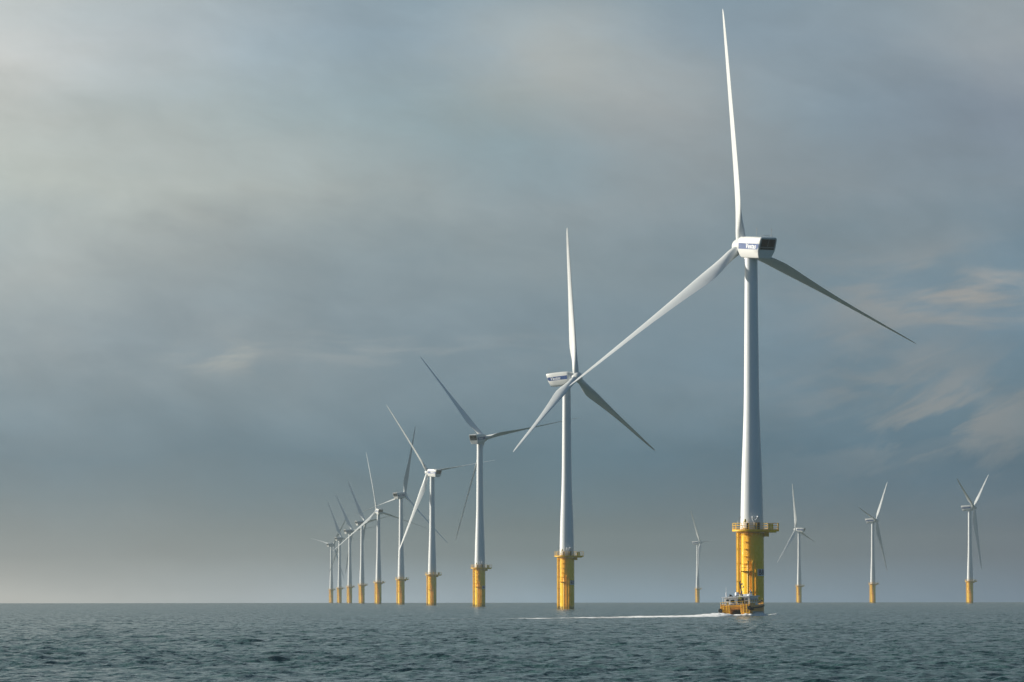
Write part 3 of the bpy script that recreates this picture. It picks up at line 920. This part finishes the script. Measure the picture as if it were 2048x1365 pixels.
# ---- crew member standing on the aft deck
def skin_mesh(name, joints, edges, mats, lvl=1):
    me = bpy.data.meshes.new(name + '_sk')
    me.from_pydata([j[0] for j in joints], edges, [])
    ob = bpy.data.objects.new(name + '_sk', me); COL.objects.link(ob)
    mo_ = ob.modifiers.new('s', 'SKIN')
    ob.data.skin_vertices.new() if not ob.data.skin_vertices else None
    for i, j in enumerate(joints):
        sv = ob.data.skin_vertices[0].data[i]; sv.radius = (j[1], j[2] if len(j) > 2 else j[1])
    ob.data.skin_vertices[0].data[0].use_root = True
    ss = ob.modifiers.new('u', 'SUBSURF'); ss.levels = lvl; ss.render_levels = lvl
    bpy.context.view_layer.update()
    dg = bpy.context.evaluated_depsgraph_get()
    out = bpy.data.meshes.new_from_object(ob.evaluated_get(dg))
    out.name = name
    bpy.data.objects.remove(ob); bpy.data.meshes.remove(me)
    out.materials.clear()
    for m_ in mats: out.materials.append(m_)
    for p in out.polygons: p.use_smooth = True
    return out
J = [((0, 0, .94), .15, .11), ((0, 0, 1.15), .14, .11), ((0, 0, 1.38), .17, .11), ((0, 0, 1.50), .06), ((0.01, 0, 1.58), .075, .085), ((0.015, 0, 1.68), .085, .095), ((0.01, 0, 1.76), .055, .06),
     ((.0, .19, 1.40), .06), ((.03, .25, 1.14), .045), ((.16, .23, .95), .035), ((.22, .20, .90), .03),
     ((.0, -.19, 1.40), .06), ((.02, -.27, 1.14), .045), ((.10, -.28, .92), .035), ((.14, -.28, .84), .03),
     ((0, .10, .88), .09), ((.02, .12, .48), .065), ((-.02, .13, .08), .05), ((.12, .14, .04), .04),
     ((0, -.10, .88), .09), ((.0, -.12, .48), .065), ((-.03, -.13, .08), .05), ((.11, -.14, .04), .04)]
E = [(0,1),(1,2),(2,3),(3,4),(4,5),(5,6),(2,7),(7,8),(8,9),(9,10),(2,11),(11,12),(12,13),(13,14),(0,15),(15,16),(16,17),(17,18),(0,19),(19,20),(20,21),(21,22)]
person = part('person', skin_mesh('person', J, E, [M_SKIN]))
tag(person, 'person in a yellow jacket and dark trousers standing at the boat\'s cabin door', 'person')
JJ = [((0, 0, .92), .18, .14), ((0, 0, 1.15), .175, .14), ((0, 0, 1.38), .20, .14), ((0, 0, 1.50), .09), ((.0, .19, 1.40), .085), ((.03, .25, 1.14), .07), ((.15, .23, .97), .055),
      ((.0, -.19, 1.40), .085), ((.02, -.27, 1.14), .07), ((.09, -.28, .95), .055)]
EJ = [(0,1),(1,2),(2,3),(2,4),(4,5),(5,6),(2,7),(7,8),(8,9)]
part('jacket', skin_mesh('jacket', JJ, EJ, [M_HIVIS]), person)
JT = [((0, 0, .96), .165, .125), ((0, .10, .86), .105), ((.02, .12, .48), .085), ((-.02, .13, .10), .07), ((0, -.10, .86), .105), ((.0, -.12, .48), .085), ((-.03, -.13, .10), .07)]
part('trousers', skin_mesh('trousers', JT, [(0,1),(1,2),(2,3),(0,4),(4,5),(5,6)], [M_TROU]), person)
b = MB(); b.lathe([(.095, 1.66), (.102, 1.72), (.085, 1.79), (.04, 1.825), (.005, 1.83)], 14)
part('hair', b.mesh('hair', [M_HAIR]), person)
bpy.context.view_layer.update()
PM = boat.matrix_world @ Matrix.Translation((.72, -.62, 1.53))
person.matrix_world = Matrix.Translation(PM.translation) @ Matrix.Rotation(R(-130), 4, 'Z')

# ---------------------------------------------------------------- wake and foam
def foam_material(name, cover, colr, s1, fade=True):
    m_ = bpy.data.materials.new(name); m_.use_nodes = True
    t = m_.node_tree; t.nodes.clear(); h = NG(t)
    out = h.n('ShaderNodeOutputMaterial'); p = h.n('ShaderNodeBsdfPrincipled'); wtr = h.n('ShaderNodeBsdfPrincipled')
    mx = h.n('ShaderNodeMixShader'); tr = h.n('ShaderNodeBsdfTransparent'); mx2 = h.n('ShaderNodeMixShader')
    uvn = h.n('ShaderNodeUVMap'); sp = h.n('ShaderNodeSeparateXYZ'); t.links.new(uvn.outputs[0], sp.inputs[0])
    c = h.n('ShaderNodeTexCoord').outputs['Object']
    n1 = h.noise(c, s1, 6, .65, .5)
    n2 = h.noise(c, s1 * .16, 4, .6, .3)
    along = sp.outputs[0]                       # 0 at the boat, 1 at the old end
    dens = h.m('ADD', h.m('MULTIPLY', n1, .6), h.m('MULTIPLY', n2, .6))
    thr = h.m('ADD', .60 - cover, h.m('MULTIPLY', along, .62))
    f = h.rng(h.m('SUBTRACT', dens, thr), -.03, .06)
    p.inputs['Base Color'].default_value = (*colr, 1); p.inputs['Roughness'].default_value = .7
    c = h.n('ShaderNodeTexCoord').outputs['Object']
    tl = h.n('ShaderNodeBsdfTranslucent'); tl.inputs[0].default_value = (*colr, 1)
    pm = h.n('ShaderNodeMixShader'); pm.inputs[0].default_value = .15       # light passes through the froth
    geo = h.n('ShaderNodeNewGeometry'); nz = h.n('ShaderNodeTexNoise'); t.links.new(c, nz.inputs['Vector']); nz.inputs['Scale'].default_value = 7.0
    sub = h.n('ShaderNodeVectorMath', operation='SUBTRACT'); t.links.new(nz.outputs['Color'], sub.inputs[0]); sub.inputs[1].default_value = (.5, .5, .5)
    mul = h.n('ShaderNodeVectorMath', operation='MULTIPLY'); t.links.new(sub.outputs[0], mul.inputs[0]); mul.inputs[1].default_value = (7, 5, 3)
    ad = h.n('ShaderNodeVectorMath', operation='ADD'); upv = h.n('ShaderNodeVectorMath', operation='ADD'); t.links.new(geo.outputs['Normal'], upv.inputs[0]); upv.inputs[1].default_value = (-.7, 0, 1.0)
    t.links.new(upv.outputs[0], ad.inputs[0]); t.links.new(mul.outputs[0], ad.inputs[1])
    nm = h.n('ShaderNodeVectorMath', operation='NORMALIZE'); t.links.new(ad.outputs[0], nm.inputs[0])
    t.links.new(nm.outputs[0], p.inputs['Normal']); t.links.new(nm.outputs[0], tl.inputs['Normal'])
    t.links.new(p.outputs[0], pm.inputs[1]); t.links.new(tl.outputs[0], pm.inputs[2])
    wtr.inputs['Base Color'].default_value = (.05, .12, .10, 1); wtr.inputs['Roughness'].default_value = .22; wtr.inputs['IOR'].default_value = 1.333
    t.links.new(f, mx.inputs[0]); t.links.new(tr.outputs[0], mx.inputs[1]); t.links.new(pm.outputs[0], mx.inputs[2])
    ed = h.m('MULTIPLY', h.m('SUBTRACT', 1.0, sp.outputs[1]), 1.0)
    keep = h.rng(h.m('ADD', h.m('MULTIPLY', ed, 3.0), h.m('MULTIPLY', n2, .9)), .35, .6)
    t.links.new(keep, mx2.inputs[0]); t.links.new(tr.outputs[0], mx2.inputs[1]); t.links.new(mx.outputs[0], mx2.inputs[2])
    t.links.new(mx2.outputs[0], out.inputs[0])
    return m_
def ribbon(name, path, widths, heights, m_, ns=1300, nw=34, seed=3):
    path = [Vector(p) for p in path]
    segs = [0]
    for a, b_ in zip(path, path[1:]): segs.append(segs[-1] + (b_ - a).length)
    tot = segs[-1]
    rs2 = np.random.RandomState(seed)
    fr = [(rs2.uniform(.8, 7.5), rs2.uniform(-5, 5), rs2.uniform(0, 6.28)) for _ in range(34)]
    s = np.linspace(0, tot, ns)
    px_ = np.interp(s, segs, [p.x for p in path]); py_ = np.interp(s, segs, [p.y for p in path])
    tx, ty = np.gradient(px_), np.gradient(py_); ln = np.hypot(tx, ty); tx /= ln; ty /= ln
    wd = np.interp(s / tot, [0, .33, .66, 1], widths); hg = np.interp(s / tot, [0, .1, .33, .66, 1], heights)
    v = np.linspace(-1, 1, nw)
    X = px_[:, None] - ty[:, None] * v[None] * wd[:, None]; Y = py_[:, None] + tx[:, None] * v[None] * wd[:, None]
    z, _, _ = waves(X.ravel(), Y.ravel(), np.full(X.size, 1.65), False)
    z = z.reshape(X.shape)
    lump = np.zeros_like(X)
    for a, b_, c_ in fr: lump += np.sin(a * s[:, None] + b_ * v[None] * wd[:, None] + c_) / len(fr) ** .5
    prof = np.clip(1 - v ** 2, 0, 1)[None] ** .7
    Z = z - (X ** 2 + Y ** 2) / (2 * RE) + .06 + hg[:, None] * prof * (1 + .26 * lump) 
    Z -= (1 - prof) * .10
    verts = np.stack([X, Y, Z], -1).reshape(-1, 3)
    me = bpy.data.meshes.new(name)
    fs = [(i * nw + j, i * nw + j + 1, (i + 1) * nw + j + 1, (i + 1) * nw + j) for i in range(ns - 1) for j in range(nw - 1)]
    me.from_pydata(verts.tolist(), [], fs)
    uvl = me.uv_layers.new(name='UVMap')
    uu = np.repeat(s / tot, nw); vv = np.tile(np.abs(v), ns)
    li = np.empty(len(me.loops), np.int32); me.loops.foreach_get('vertex_index', li)
    uvl.data.foreach_set('uv', np.stack([uu[li], vv[li]], -1).astype(np.float32).ravel())
    for p in me.polygons: p.use_smooth = True
    me.materials.append(m_)
    return part(name, me)
M_FOAM = foam_material('wake_foam', .43, (.97, .98, 1.0), 1.1)
p0 = stern + Vector((-2.6, -1.0, 0))
wk = ribbon('wake', [p0, wrange(1400, 1234.2), wrange(1300, 1235.4), wrange(1150, 1237.4), wrange(1000, 1238.8), wrange(850, 1239.5), wrange(700, 1239.8)],
            [2.4, 2.8, 3.4, 4.0], [.28, .22, .11, .05, .02], M_FOAM)
tag(wk, 'white foamy wake trailing left behind the boat', 'wake', kind='stuff')
M_SPL = foam_material('splash_foam', .45, (.96, .97, .97), 2.0)
sp_c = stern
spl = ribbon('splash', [sp_c + Vector((-3.4, -1.2, 0)), sp_c + Vector((0, -1.0, 0)), sp_c + Vector((1.2, -.8, 0)), sp_c + Vector((2.8, .2, 0)), sp_c + Vector((5.6, 6, 0))],
             [1.2, 1.3, 1.0, .6], [.05, .10, .22, .45, .08], M_SPL, 260, 16, 8)
tag(spl, 'white water churned up at the boat\'s stern', 'splash', kind='stuff')

q0 = wrange(1540, 1230.6)
caps = ribbon('whitecaps', [q0, q0 + Vector((1.0, 2, 0)), wrange(1576, 1230.2)], [.5, .35, .3, .4], [.10, .16, .10, .14, .05], foam_material('cap_foam', .12, (.93, .95, .94), 2.2), 120, 14, 21)
tag(caps, 'small broken white wave crests just right of the boat', 'whitecaps', kind='stuff')

# ---------------------------------------------------------------- haze
hz = MB(); hz.box((-9300, -9300, -7.6), (9300, 9300, 104.5))
hm = bpy.data.materials.new('sea_haze'); hm.use_nodes = True
t = hm.node_tree; t.nodes.clear()
o_ = t.nodes.new('ShaderNodeOutputMaterial'); pv = t.nodes.new('ShaderNodeVolumePrincipled')
pv.inputs['Color'].default_value = (.38, .43, .44, 1)
pv.inputs['Density'].default_value = 1.0e-4
pv.inputs['Anisotropy'].default_value = 0.2
t.links.new(pv.outputs[0], o_.inputs['Volume'])
haze = part('haze', hz.mesh('haze', hm)); tag(haze, 'pale sea haze lying over the far turbines', 'haze', kind='stuff')
